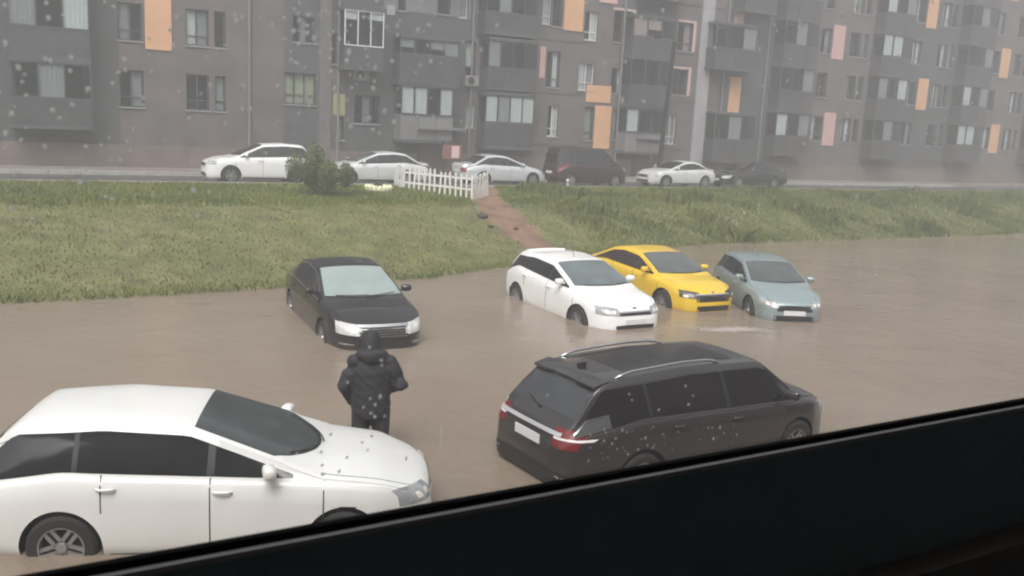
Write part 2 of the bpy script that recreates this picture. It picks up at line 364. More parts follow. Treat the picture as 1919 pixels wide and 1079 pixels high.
    covered = np.zeros((len(u_c), len(z_c)), bool)
    for a, b_, c, d in openings: covered |= ((u_c > a) & (u_c < b_))[:, None] & ((z_c > c) & (z_c < d))[None]
    v, f, mi, idx = [], [], [], {}
    def vid(i, j):
        if (i, j) not in idx: idx[(i, j)] = len(v); v.append((U[i], 0, Z[j]))
        return idx[(i, j)]
    for i in range(len(u_c)):
        for j in range(len(z_c)):
            if covered[i, j]: continue
            f.append((vid(i, j), vid(i+1, j), vid(i+1, j+1), vid(i, j+1)))
            x = u_c[i]; mi.append(1 if (22.25 < x < 23.05 or 26.15 < x < 31.6 or 35.5 < x < 39.4 or (13.9 < x < 15.1 and z_c[j] < 7.5) or (x > 43 and int((x-43.6)//9.2) % 2 == 0) or (x < 11 and int((x+60)//9.2) % 2)) else (2 if 17.2 < x < 22 and z_c[j] > 9.4 else 0))
    for a, b_, c, d in openings:
        s = len(v); D = .75
        v += [(a, 0, c), (b_, 0, c), (b_, 0, d), (a, 0, d), (a, D, c), (b_, D, c), (b_, D, d), (a, D, d)]
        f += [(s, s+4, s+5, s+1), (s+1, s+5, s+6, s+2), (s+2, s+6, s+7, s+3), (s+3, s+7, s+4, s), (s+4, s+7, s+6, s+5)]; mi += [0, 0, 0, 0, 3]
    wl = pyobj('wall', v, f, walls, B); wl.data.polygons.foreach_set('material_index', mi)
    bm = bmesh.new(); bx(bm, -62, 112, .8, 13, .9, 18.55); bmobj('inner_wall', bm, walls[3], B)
    box('roof', -62.3, 112.3, -.3, 13.2, 18.62, 18.9, walls[0], B)
    box('plinth', -62, 112, -.06, .003, .9, 2.35, mat('plinth_stone', (.15, .115, .105), .8, var=.2, scale=1.), B)
    # entrance doors under the balconies
    for u0 in (19.4, 33.2):
        bm = bmesh.new(); bx(bm, u0-.15, u0+1.55, -.10, -.062, 1.32, 3.55); dr = bmobj('door', bm, fr_d, B)
        box('canopy', u0-.6, u0+2., -1.2, -.0, 3.62, 3.75, walls[2], dr)
        box('door_leaf', u0, u0+1.4, -.13, -.103, 1.36, 3.45, mat('door_steel', (.09, .07, .065), .4), dr)
        box('handle', u0+1.2, u0+1.24, -.18, -.131, 2.2, 2.6, fr_w, dr)
building()

# ------------------------------------------------------------------ cars
def sm(xs, zs, n=260, wdt=.07):
    """smoothed polyline, returns callable; xs ascending"""
    xs, zs = np.array(xs, float), np.array(zs, float); g = np.linspace(xs[0], xs[-1], n); z = np.interp(g, xs, zs)
    h = g[1]-g[0]; r = max(1, int(wdt/h)); ker = np.hanning(2*r+3)[1:-1]; ker /= ker.sum()
    zp = np.concatenate([2*z[0]-z[r:0:-1], z, 2*z[-1]-z[-2:-r-2:-1]]); zz = np.convolve(zp, ker, 'valid')
    return lambda x: np.interp(x, g, zz)
glassy = lambda nm, c, r=.08: mat(nm, c, r, spec=.6, var=.3, scale=1.3)
RUB = mat('tyre_rubber', (.025, .025, .025), .85); WELL = mat('wheel_well', (.012, .012, .012), .9)
CHR = mat('chrome', (.75, .75, .76), .16, 1.); RIM = mat('alloy_rim', (.45, .45, .46), .35, .7); PLT = mat('number_plate', (.72, .72, .72), .5)
LAMP = mat('headlight_glass', (.30, .31, .32), .12, spec=.7, var=.3, scale=9); PALE = mat('headlight_pale', (.58, .58, .56), .15, spec=.7, var=.25, scale=7); RED = mat('tail_light_red', (.17, .012, .016), .2, spec=.6); GLS = glassy('dark_car_glass', (.018, .02, .022))
AMB = mat('headlight_bright', (.75, .7, .6), .2)  # pale colour without emission, for headlight lenses and the painted glint
class Car: pass
def car(name, label, cat, loc, heading, paint, L=4.6, W=1.8, H=1.46, fo=.9, wb=2.65, cowl=.98, nose=.72, boot=1.02, tail=.9, a0=.42, a1=1.35, c0=.55, c1=.45, rear='sedan',
        belt0=.9, belt1=.98, wr=.33, glass=GLS, wind=None, scale=1., grille=None, lamp=None, bottom=.2, tint=GLS, group=None, peak=.0, bow=.14, tumble=.42, details=True, lampm=None, plate=True):
    """local x forward, y left, z up, origin on the ground.  a0/a1: cowl and windscreen top behind the front axle; c0/c1: roof end / rear glass foot ahead of the tail"""
    T = empty(name, loc, heading); T.scale = (scale,)*3; tag(T, label, cat, group)
    xf, xr = L/2, -L/2; ax1 = xf-fo; ax2 = ax1-wb
    xa0, xa1 = ax1-a0+.25, ax1-a1
    xc0, xc1 = xr+c0, xr+c1
    if rear == 'sedan': tp = [(xr, boot-.13), (xr+.05, boot-.03), (xr+.12, boot), (xc1, boot+.01), (xc0, H-.06), ((xc0+xa1)/2-.1, H), (xa1, H-.05), (xa0, cowl), (xa0+.5*(xf-xa0), (cowl+nose)/2+.035), (xf-.16, nose), (xf-.05, nose-.05), (xf, nose-.12)]
    else: tp = [(xr, tail-.12), (xr+.03, tail), (xc1, boot), (xc0, H-.05), ((xc0+xa1)/2, H), (xa1, H-.05), (xa0, cowl), (xa0+.5*(xf-xa0), (cowl+nose)/2+.035), (xf-.16, nose), (xf-.05, nose-.05), (xf, nose-.12)]
    top = sm(*zip(*tp))
    bl = sm([xr, xr+.15, ax2, ax1-.5, xf-.5, xf-.15, xf], [tail-.18, tail-.09, belt1, belt0, (nose+cowl)/2-.06, nose-.10, nose-.2], wdt=.15)
    plan = sm([xr, xr+.05, xr+.2, xr+.65, ax2+.3, ax1-.3, xf-.55, xf-.2, xf-.06, xf], np.array([.70, .80, .90, .965, 1, 1, .945, .81, .67, .52])*W/2, wdt=.06)
    bot = sm([xr, xr+.1, xr+.5, xf-.6, xf-.1, xf], [.38, .31, bottom, bottom, .2, .26], wdt=.1)
    def section(x):
        zt, wd, zb = float(top(x)), float(plan(x)), float(bot(x)); zs = min(float(bl(x)), zt-.03); hg = zt-zs
        ws = wd*.945; wt = ws - min(hg*tumble, .30) - .02; cr_ = .03 + .015*(hg < .2); z2 = zt-cr_
        m1, m2 = zb+.42*(zs-zb), zb+.72*(zs-zb)
        pts = [(wd*.9, zb), (wd*.965, zb+.05), (wd*.992, zb+.2*(zs-zb)), (wd, m1), (wd*.997, m2), (wd*.985, zs-.05), (ws+.008, zs-.012), (ws-.006, zs+.006)]
        for t in (.15, .35, .6, .82): pts.append((ws + (wt-ws)*t**1.12, zs + (z2-.03-zs)*t if z2-.03 > zs else zs+.004))
        k_ = max(z2, zs+.008)
        pts += [(wt+.012, k_-.022 if k_-.022 > zs+.006 else zs+.0065), (wt-.02, k_-.004), (wt-.06, k_+.004)]
        for t in (.72, .45, .2, 0.): pts.append((wt*t, k_ + (zt-k_)*(1-t*t) + .004*t))
        return pts, wt
    xs = np.unique(np.round(np.concatenate([np.linspace(xr, xr+.2, 8), np.linspace(xr+.2, xf-.2, 52), np.linspace(xf-.2, xf, 8)]), 4))
    v, f = [], []; np_ = len(section(0)[0]); ring = 2*np_-1
    for x in xs:
        p, _ = section(float(x)); v += [(x, y, z) for y, z in p] + [(x, -y, z) for y, z in p[-2::-1]]
    for i in range(len(xs)-1):
        for j in range(ring-1): a = i*ring+j; f.append((a, a+1, a+ring+1, a+ring))
        a = i*ring; f.append((a+ring-1, a, a+ring, a+2*ring-1))
    f.append(tuple(range(ring))[::-1]); f.append(tuple((len(xs)-1)*ring+j for j in range(ring)))
    bm = bmesh.new(); vs = [bm.verts.new(p) for p in v]; [bm.faces.new([vs[i] for i in q]) for q in f]
    bmesh.ops.recalc_face_normals(bm, faces=bm.faces); tree = BVHTree.FromBMesh(bm)
    body = bmobj('body', bm, [paint, WELL], T, True)
    # wheel arches
    ra = wr+.055; bm = bmesh.new()
    for x in (ax1, ax2):
        for s in (-1, 1):
            bmesh.ops.create_cone(bm, cap_ends=True, segments=40, radius1=ra, radius2=ra, depth=.56, matrix=Matrix.Translation((x, s*(W/2-.02), wr)) @ Matrix.Rotation(R(90), 4, 'X'))
    cut = bmobj('cutter', bm, WELL); cut.parent = T
    md = body.modifiers.new('b', 'BOOLEAN'); md.operation = 'DIFFERENCE'; md.solver = 'EXACT'; md.object = cut
    bpy.context.view_layer.update(); apply_mods(body); bpy.data.objects.remove(cut)
    for p in body.data.polygons:
        c = p.center
        if any(math.hypot(c.x-x, c.z-wr) < ra+.004 for x in (ax1, ax2)) and abs(c.y) < W/2-.02 and c.z > 0: p.material_index = 1
        p.use_smooth = True
    try: body.data.set_sharp_from_angle(angle=R(42))
    except Exception: pass
    hw = lambda x: section(x)[1]-.035
    def hit(axis, s, t, sg):
        if axis == 'w':
            xb_ = xa0-.06-bow*s*s; x_ = xb_+(xa1+.04-xb_)*t; s, t = x_, s*hw(x_)
        if axis == 'y': o, d = Vector((s, sg*3, t)), Vector((0, -sg, 0))
        elif axis == 'x': o, d = Vector((sg*6, s, t)), Vector((-sg, 0, 0))
        else: o, d = Vector((s, t, 4)), Vector((0, 0, -1))
        h = tree.ray_cast(o, d); return h[0], h[1]
    def patch(nm, axis, sg, S, lo, hi, m, eps=.005, ns=24, nt_=8, parent=None):
        """sheet with skirts laid on the body: S=(s0,s1), lo/hi functions or numbers of s"""
        g = []; LO = lo if callable(lo) else (lambda s: lo); HI = hi if callable(hi) else (lambda s: hi)
        for i in range(ns+1):
            s = S[0]+(S[1]-S[0])*i/ns; row = []
            for j in range(nt_+1):
                t = LO(s)+(HI(s)-LO(s))*j/nt_; h, n_ = hit(axis, s, t, sg)
                if h is None: h, n_ = hit(axis, s*.98, t*.98, sg)  # just past an edge
                if h is None: h, n_ = (row[-1] if row else (Vector((0, 0, .5)), Vector((0, 0, 1))))
                row.append((h, n_))
            g.append(row)
        vv, ff = [], []; nj = nt_+1
        for row in g:
            for h, n_ in row: vv.append(h+n_*eps)
        for i in range(ns):
            for j in range(nt_): a = i*nj+j; ff.append((a, a+1, a+nj+1, a+nj))
        rim = [(i, 0) for i in range(ns+1)] + [(ns, j) for j in range(1, nj)] + [(i, nt_) for i in range(ns-1, -1, -1)] + [(0, j) for j in range(nt_-1, 0, -1)]
        b0 = len(vv)
        for i, j in rim: h, n_ = g[i][j]; vv.append(h-n_*.012)
        for q in range(len(rim)):
            i, j = rim[q]; i2, j2 = rim[(q+1) % len(rim)]; ff.append((i*nj+j, i2*nj+j2, b0+(q+1) % len(rim), b0+q))
        bm = bmesh.new(); vq = [bm.verts.new(p) for p in vv]
        for q in ff:
            try: bm.faces.new([vq[i] for i in q])
            except ValueError: pass
        bmesh.ops.recalc_face_normals(bm, faces=bm.faces)
        o = bmobj(nm, bm, m, parent or T, True)
        try: o.data.set_sharp_from_angle(angle=R(40))
        except Exception: pass
        return o
    K = Car(); K.T, K.patch, K.hit, K.top, K.bl, K.sec, K.body = T, patch, hit, top, bl, section, body
    K.xf, K.xr, K.ax1, K.ax2, K.xa0, K.xa1, K.xc0, K.xc1, K.W, K.H = xf, xr, ax1, ax2, xa0, xa1, xc0, xc1, W, H
    # glass
    zlow = float(top(xa0-.04))
    def rect_top(nm, x0, x1, m, inset=.0):
        return patch(nm, 'z', 1, (x0, x1), lambda x: -hw(x)+inset, lambda x: hw(x)-inset, m, ns=16, nt_=18)
    ws_ = patch('windshield', 'w', 1, (-1, 1), 0., 1., wind or glass, ns=20, nt_=14)
    bm = bmesh.new()
    for y0, y1 in ((-.55, .05), (.0, .58)):
        pp = []
        for k_ in range(6):
            t = k_/5; y = y0+(y1-y0)*t; x = xa0-.04-bow*(y/.65)**2-.04*t; h, n_ = hit('z', x, y, 1); pp.append(h+n_*.02)
        tube(bm, pp, [.009]*6, 6)
    bmobj('wiper', bm, BLK, ws_)
    if rear == 'sedan': rect_top('rear_window', xc1+.06, xc0-.05, glass)
    elif rear == 'hatch': patch('rear_window', 'x', -1, (-W/2*.70, W/2*.70), lambda y: boot+.03, lambda y: H-.17-.05*abs(y)/(W/2), glass, ns=16, nt_=10)
    elif rear == 'van': patch('rear_window', 'x', -1, (-W/2*.72, W/2*.72), boot+.12, H-.3, glass, ns=12, nt_=8)
    K.hi = lambda x: float(top(x))-.115; K.lo = lambda x: float(bl(x))+.035
    def dlo(x0, x1, nm='side_window', m=tint):
        for sg in (1, -1): patch(nm, 'y', sg, (x0, x1), K.lo, lambda x: max(K.hi(x), K.lo(x)+.012), m, ns=14, nt_=7)
    xb = (ax1+ax2)/2+.05; gx = [x for x in np.linspace(xr+.1, xf-.3, 400) if K.hi(x) > K.lo(x)+.03]
    x0, x1 = gx[0], gx[-1]; K.dlo0, K.dlo1, K.xb = x0, x1, xb
    if rear == 'van': dlo(xb+.05, x1); dlo(xb-1.1, xb-.05); dlo(x0+.12, xb-1.2)
    else:
        xq = max(x0+.25, ax2+.12); dlo(xb+.035, x1); dlo(xq+.03, xb-.035); dlo(xb-.034, xb+.034, 'pillar_trim', BLK)
        if xq-.03-x0 > .15: dlo(xq-.019, xq+.029, 'pillar_trim', BLK)
        if xq-.03-x0 > .15: dlo(x0+.02, xq-.02, 'quarter_window')
    # lamps, grille, plates
    if details:
        lz0, lz1 = (lamp or (nose-.21, nose-.04))[:2]
        for s in (1, -1):
            patch('headlight', 'x', 1, (s*W/2*.44, s*W/2*.86), lambda y: lz0+.05*(abs(y)/(W/2)), lambda y: lz1+.10*(abs(y)/(W/2)-.44), lampm or LAMP, ns=12, nt_=6)
            if not lampm:
                for q in (.56, .70): patch('headlight_lens', 'x', 1, (s*(W/2*q-.035), s*(W/2*q+.035)), lz0+.07, lz0+.13, AMB, ns=4, nt_=3, eps=.011)
            tz0, tz1 = (tail-.26, tail-.06) if rear == 'sedan' else ((tail-.20, tail+.02) if rear == 'hatch' else (.75, 1.15))
            patch('tail_light', 'x', -1, (s*W/2*.52, s*W/2*.86) if rear != 'van' else (s*W/2*.78, s*W/2*.9), tz0, tz1, RED, ns=10, nt_=6)
        g0, g1, gw = grille or (nose-.26, nose-.12, .42)
        patch('grille', 'x', 1, (-gw, gw), g0, g1, BLK, ns=14, nt_=5)
        patch('lower_grille', 'x', 1, (-.48, .48), .27, .40, BLK, ns=14, nt_=4)
        if plate: patch('front_plate', 'x', 1, (-.26, .26), .41, .52, PLT, ns=4, nt_=2, eps=.02)
        pz = .62 if rear != 'hatch' else .8
        patch('rear_plate', 'x', -1, (-.26, .26), pz, pz+.115, PLT, ns=4, nt_=2, eps=.015)
        for s in (1, -1):
            for x in (xb+.12, xb-.95): 
                h, n_ = hit('y', x, K.lo(x)-.13, s); bm = bmesh.new(); tube(bm, [h+Vector((-.09, s*.012, 0)), h+Vector((-.05, s*.035, 0)), h+Vector((.05, s*.035, 0)), h+Vector((.09, s*.012, 0))], [.012, .014, .014, .012], 8)
                bmobj('door_handle', bm, paint, T, True)
            for x in (xb, xb-1.05+.05, xb+1.08):     # shut lines
                zt_ = K.lo(x)-.01; patch('door_seam', 'y', s, (x-.006, x+.006), .36 if abs(x-ax2) > .5 else wr+ra-.02, zt_, BLK, eps=.002, ns=1, nt_=8)
            patch('sill_trim', 'y', s, (ax2+ra+.06, ax1-ra-.06), .215, .27, BLK, eps=.004, ns=12, nt_=2)
            for e_ in (xf-.14,):
                patch('hood_seam', 'z', 1, (xa0-.02, xf-.22), lambda x: s*(section(x)[1]-.055), lambda x: s*(section(x)[1]-.047), BLK, eps=.0015, ns=12, nt_=1)
    for s in (1, -1):                                  # mirrors
        x = x1-.22; z = K.lo(x)+.05; h, n_ = hit('y', x, z, s); bm = bmesh.new(); c = Vector((x, h.y+s*.14, z+.05))
        bx(bm, -.06, .07, -.1, .1, -.065, .065, Matrix.Translation(c) @ Matrix.Rotation(R(-12*s), 4, 'Z'), .045); tube(bm, [h-Vector((0, s*.02, 0)), c-Vector((0, s*.06, .03))], [.03, .022], 8)
        mr = bmobj('mirror', bm, paint, T, True)
    for x in (ax1, ax2):
        for s in (1, -1):
            wheel(T, x, s*(W/2-.115), wr, s)
    return K
WM = {}
def wheel(T, x, y, r, s, wd=.2):
    key = (round(r, 3), s)
    if key not in WM:
        bm = bmesh.new(); prof = [(.64, -.5), (.66, -.62), (.9, -.62), (.985, -.45), (1., -.2), (1., .2), (.985, .45), (.9, .62), (.66, .62), (.64, .5)]; N = 32; rows = []
        for k_ in range(N):
            a = 2*math.pi*k_/N; rows.append([bm.verts.new((math.cos(a)*p[0]*r, p[1]*wd*.8, math.sin(a)*p[0]*r)) for p in prof])
        for k_ in range(N):
            for j in range(len(prof)-1): bm.faces.new((rows[k_][j], rows[k_][j+1], rows[(k_+1) % N][j+1], rows[(k_+1) % N][j]))
        bmesh.ops.recalc_face_normals(bm, faces=bm.faces); t = bpy.data.meshes.new('wheel'); bm.to_mesh(t); bm.free(); t.materials.append(RUB)
        bm = bmesh.new(); N = 32; ra = r*.655; ya = s*wd*.3; rings = []
        for rr, yy in ((ra, s*wd*.46), (ra*.93, s*wd*.46), (ra*.9, -s*wd*.2)):
            rings.append([bm.verts.new((math.cos(2*math.pi*k_/N)*rr, yy, math.sin(2*math.pi*k_/N)*rr)) for k_ in range(N)])
        for a_, b_ in zip(rings[:-1], rings[1:]):
            for k_ in range(N): bm.faces.new((a_[k_], a_[(k_+1) % N], b_[(k_+1) % N], b_[k_]))
        for k_ in range(5):
            M = Matrix.Rotation(2*math.pi*k_/5+.3, 4, 'Y')
            for o_ in (-.035, .035): bx(bm, .03, ra*.95, ya-.012, ya+.012, o_-.018, o_+.018, M)
        bmesh.ops.create_cone(bm, cap_ends=True, segments=16, radius1=.06, radius2=.05, depth=.03, matrix=Matrix.Translation((0, ya+s*.012, 0)) @ Matrix.Rotation(R(90), 4, 'X'))
        bmesh.ops.recalc_face_normals(bm, faces=bm.faces); q = bpy.data.meshes.new('rim'); bm.to_mesh(q); bm.free(); q.materials.append(RIM)
        bm = bmesh.new(); bmesh.ops.create_cone(bm, cap_ends=True, segments=24, radius1=ra*.9, radius2=ra*.9, depth=.01, matrix=Matrix.Translation((0, -s*.03, 0)) @ Matrix.Rotation(R(90), 4, 'X'))
        d = bpy.data.meshes.new('brake_disc'); bm.to_mesh(d); bm.free(); d.materials.append(mat('brake_dark', (.04, .04, .04), .6))
        WM[key] = (t, q, d)
    t, q, d = WM[key]; o = bpy.data.objects.new('wheel', t); C.objects.link(o); o.parent = T; o.location = (x, y, r)
    for nm, me in (('rim', q), ('brake_disc', d)): c = bpy.data.objects.new(nm, me); C.objects.link(c); c.parent = o
def paint(nm, col, rough=.28, metal=0., coat=.6, var=.04): return mat(nm, col, rough, metal, var=var, scale=1.4, coat=coat)
BED = -.26
# --- white hatchback in the flood
k = car('hatchback_car', 'white five-door hatchback standing in the flood beside the yellow car', 'car', (1.6, 21.25, BED-.07), R(-60.5), paint('white_paint', (.85, .85, .84)),
        L=4.36, W=1.83, H=1.48, fo=.88, wb=2.65, cowl=1.0, nose=.78, boot=1.0, tail=.98, rear='hatch', c0=.55, c1=.10, belt0=.93, belt1=1.08, scale=1.04, tint=GLS,
        wind=glassy('sky_tone_windshield', (.13, .16, .165), .12), grille=(.60, .68, .40))  # windscreen: blue-grey sky reflection put into its base colour
k.patch('grille_chrome', 'x', 1, (-.42, .42), .66, .69, CHR, eps=.012, ns=10, nt_=1)
k.patch('spoiler', 'z', 1, (k.xc0-.1, k.xc0+.14), -.5, .5, MATS['white_paint'], eps=.035, ns=6, nt_=8)
h, n_ = k.hit('x', 0, .735, 1); bm = bmesh.new(); ball(bm, h, (.012, .06, .028), 12); bmobj('badge', bm, BLK, k.T, True)
h, n_ = k.hit('z', k.xa1-.25, 0, 1); bm = bmesh.new(); tube(bm, [h, h+Vector((-.16, 0, .34))], [.006, .004], 6); bmobj('aerial', bm, BLK, k.T)
# --- yellow liftback
k = car('liftback_car', 'yellow liftback with one headlight glinting, half hidden behind the white hatchback', 'car', (3.82, 23.7, BED), R(-62.5), paint('yellow_paint', (.76, .50, .03)),
        L=4.67, W=1.82, H=1.46, fo=.9, wb=2.69, cowl=.98, nose=.76, boot=1.05, tail=.98, c0=1.25, c1=.35, belt0=.92, belt1=1.0, scale=1.0, wind=glassy('liftback_windshield', (.10, .115, .11), .12), lampm=mat('headlight_dark', (.06, .05, .045), .12, spec=.7), plate=False, grille=(.50, .66, .5), tint=glassy('brown_tint_glass', (.035, .022, .02)))  # windscreen base colour paler than the side glass
for s in (-1, 1):
    k.patch('headlight_glint', 'x', 1, (s*.66, s*.74), .60, .66, AMB, eps=.012, ns=3, nt_=3)  # bright glint put in as a pale patch inside each headlight
k.patch('grille_chrome', 'x', 1, (-.5, .5), .66, .685, CHR, eps=.012, ns=12, nt_=1)
bm = bmesh.new(); h, n_ = k.hit('x', 0, .71, 1); ball(bm, h, (.012, .045, .045), 12); bmobj('badge', bm, CHR, k.T, True)
# --- black sedan
k = car('sedan_car', 'black sedan with pale windshield and chrome grille bar in the flood', 'car', (-3.42, 18.7, BED-.07), R(-64.5), paint('black_paint', (.012, .013, .014), .2),
        L=4.8, W=1.8, H=1.48, fo=.97, wb=2.78, cowl=1.0, nose=.80, boot=1.06, tail=.98, c0=1.35, c1=.72, belt0=.93, belt1=1.0, scale=1.06, lampm=PALE, plate=False, wind=mat('pale_glass', (.27, .325, .312), .18, var=.08, scale=2.5), grille=(.50, .70, .44), lamp=(.54, .74))  # windscreen given a pale grey-green base colour
k.patch('grille_chrome', 'x', 1, (-.46, .46), .705, .745, CHR, eps=.014, ns=12, nt_=1)
for z in (.53, .575, .62, .665): k.patch('grille_bar', 'x', 1, (-.43, .43), z, z+.018, mat('dull_chrome', (.3, .31, .32), .3, .8), eps=.010, ns=12, nt_=1)
for s in (-1, 1): k.patch('window_trim', 'y', s, (k.dlo0+.02, k.dlo1-.05), lambda x: max(k.hi(x), k.lo(x)+.012)+.005, lambda x: max(k.hi(x), k.lo(x)+.012)+.025, CHR, eps=.006, ns=24, nt_=1); k.patch('belt_trim', 'y', s, (k.dlo0, k.dlo1), lambda x: k.lo(x)-.025, lambda x: k.lo(x)-.007, CHR, eps=.006, ns=20, nt_=1); k.patch('bumper_chrome', 'x', 1, (s*.52, s*.74), .40, .425, CHR, eps=.01, ns=5, nt_=1)
# --- teal car at the right edge
q = on_z(1350, 508, .70); TEAL = (q.x+1.05, q.y-.5, BED)
k = car('estate_car', 'pale grey-blue car beyond the yellow car\'s nose, half under water', 'car', TEAL, R(-86), paint('teal_paint', (.26, .325, .335), .3, .2),
        L=4.4, W=1.74, H=1.44, fo=.85, wb=2.55, cowl=.98, nose=.76, boot=1.0, tail=.95, c0=.6, c1=.12, rear='hatch', wind=glassy('grey_windshield', (.09, .10, .10), .12))
# --- dark grey SUV in the foreground
SUVP = paint('graphite_paint', (.048, .044, .045), .26, .35)
k = car('suv_car', 'dark graphite SUV with silver roof rails and full-width rear light bar by the window', 'car', (2.2+.13*math.cos(R(34)), 12.0+.13*math.sin(R(34)), BED-.06), R(34), SUVP,
        L=4.88, W=1.9, H=1.66, fo=.92, wb=2.86, cowl=1.12, nose=.92, boot=1.16, tail=1.06, a0=.2, a1=.6, rear='hatch', c0=.60, c1=.16, belt0=1.03, belt1=1.12, wr=.36, bottom=.24, tint=glassy('tinted_glass', (.014, .013, .013), .1), glass=glassy('rear_glass_dark', (.05, .053, .056), .12))
for s in (-1, 1):
    bm = bmesh.new(); pp = []
    for i in range(15):
        x = k.xr+.86+1.8*i/14; h, n_ = k.hit('z', x, s*.56, 1); e = .05*min(1, i/1.5, (14-i)/1.5); pp.append(h+Vector((0, 0, e)))
    tube(bm, pp, [.018]*15, 8); bmobj('roof_rail', bm, CHR, k.T, True)
k.patch('roof_panel', 'z', 1, (k.xr+1.1, k.xr+3.0), -.47, .47, glassy('sunroof_glass', (.012, .011, .011), .18), eps=.003, ns=14, nt_=8)
bm = bmesh.new(); v = []
for i in range(13):                                    # roof spoiler
    y = -.62+1.24*i/12; x = k.xc0+.02; z = float(k.top(x))-.02-.03*abs(y)**2
    v.append([bm.verts.new(q) for q in ((x+.1, y, z+.022), (x-.13-.04*(abs(y) > .3)+.06*abs(y), y, z-.03), (x-.13-.04*(abs(y) > .3)+.06*abs(y), y, z-.06), (x-.02, y, z-.09))])
for a, b in zip(v[:-1], v[1:]):
    for j in range(4): bm.faces.new((a[j], a[(j+1) % 4], b[(j+1) % 4], b[j]))
bm.faces.new(v[0]); bm.faces.new(v[-1][::-1]); bmesh.ops.recalc_face_normals(bm, faces=bm.faces); bmobj('spoiler', bm, SUVP, k.T)
k.patch('light_bar', 'x', -1, (-.62, .62), .985, 1.03, mat('light_bar_silver', (.62, .62, .64), .25, .3), eps=.016, ns=20, nt_=2)
for s in (-1, 1):
    k.patch('light_strip', 'x', -1, (s*.52, s*.86), .955, .98, mat('light_strip_white', (.75, .7, .7), .25), eps=.016, ns=8, nt_=1)
    k.patch('bumper_trim', 'x', -1, (s*.35, s*.72), .50, .52, CHR, eps=.01, ns=6, nt_=1)
    k.patch('quarter_glass', 'y', s, (k.dlo0+.03, k.dlo0+.50), lambda x: k.lo(x)+.004, lambda x: k.lo(x)+.004+.13*min(1, (x-k.dlo0)/.2), mat('quarter_grey', (.085, .088, .09), .1, spec=.6), eps=.009, ns=14, nt_=3)
    k.patch('quarter_trim', 'y', s, (k.dlo0+.03, k.dlo0+.50), lambda x: k.lo(x)+.008+.13*min(1, (x-k.dlo0)/.2), lambda x: k.lo(x)+.024+.13*min(1, (x-k.dlo0)/.2), CHR, eps=.010, ns=14, nt_=1)
    k.patch('window_trim', 'y', s, (k.dlo0, k.dlo1), lambda x: k.lo(x)-.03, lambda x: k.lo(x)-.012, CHR, eps=.006, ns=24, nt_=1)
k.patch('rear_bumper', 'x', -1, (-.78, .78), .36, .56, BLK, eps=.012, ns=16, nt_=4)
bm = bmesh.new(); a, _ = k.hit('x', 0, 1.19, -1); b, _ = k.hit('x', .33, 1.25, -1); tube(bm, [a+Vector((-.03, 0, 0)), b+Vector((-.03, 0, 0))], [.014, .007], 6); bmobj('rear_wiper', bm, BLK, k.T)
bm = bmesh.new(); h, _ = k.hit('z', k.xr+.8, 0, 1); bx(bm, -.09, .05, -.02, .02, -.01, .06, Matrix.Translation(h), .01); bmobj('shark_fin', bm, SUVP, k.T)
# --- white car below the window
k = car('parked_car', 'white car with broad rounded bonnet just below the window, in front of the wading person', 'car', (-3.08, 9.12, BED), R(9), paint('pearl_white', (.78, .78, .76), .3),
        L=4.6, W=1.84, H=1.55, fo=.9, wb=2.65, cowl=1.05, nose=.84, boot=1.1, tail=1.0, rear='hatch', c0=.6, c1=.15, belt0=.97, belt1=1.05, a0=.46, a1=1.5, bow=.42, wind=glassy('near_windshield', (.05, .06, .06), .1))
# --- cars parked along the street
RZ = GZ-.055
sil = paint('silver_paint', (.62, .63, .63), .3, .25); PK = 'cars parked along the street'
def street(nm, label, cat, px, nn, rev, pnt, **kw):
    """px: pixel column of the car's middle on the street line nn"""
    d = ray(px, 330); t = nn/d.dot(ND); P = CAMP + d*t
    return car(nm, label, cat, (P.x, P.y, RZ), AX+(math.pi if rev else 0)+R(kw.pop('yaw', 0)), pnt, group=PK, **kw)
street('parked_sedan', 'silver sedan facing left, parked behind the shrub and picket fence', 'car', 702, 37.95, True, sil, L=4.75, W=1.82, H=1.47, c0=1.2, c1=.5, wind=glassy('street_windshield', (.10, .105, .105), .12))
street('parked_sedan', 'silver saloon facing right, its tail behind the picket fence', 'car', 935, 38.2, False, paint('silver_blue_paint', (.56, .575, .60), .3, .25), L=4.55, W=1.8, H=1.47, c0=1.25, c1=.5)
k = street('parked_van', 'dark burgundy van with small white rear plate, parked mid-street', 'van', 1096, 38.4, False, paint('burgundy_paint', (.024, .011, .012), .6, 0, .15), L=4.3, W=1.86, H=1.95, rear='van', c0=.18, c1=.06, boot=1.0, tail=.95, cowl=1.2, nose=1.0, a0=.12, a1=.62, belt0=1.05, belt1=1.1, tumble=.25)
street('parked_sedan', 'pale silver low sedan facing left, parked behind the lamp post', 'car', 1266, 38.4, True, paint('pale_silver', (.64, .645, .63), .3, .2), L=4.45, W=1.82, H=1.42, c0=1.3, c1=.55, nose=.78)
street('parked_sedan', 'black sedan at the end of the parked row, right of the pale silver one', 'car', 1402, 38.5, True, paint('street_black', (.014, .014, .015), .2), L=4.8, W=1.85, H=1.46, c0=1.3, c1=.6)
street('parked_crossover', 'white crossover at the left end of the parked row, beside the shrub', 'car', 486, 38.2, True, paint('street_white', (.74, .74, .73), .28), L=4.5, W=1.84, H=1.66, rear='hatch', c0=.6, c1=.15, cowl=1.1, nose=.92, boot=1.12, tail=1.04, belt0=1.02, belt1=1.1, wr=.35)

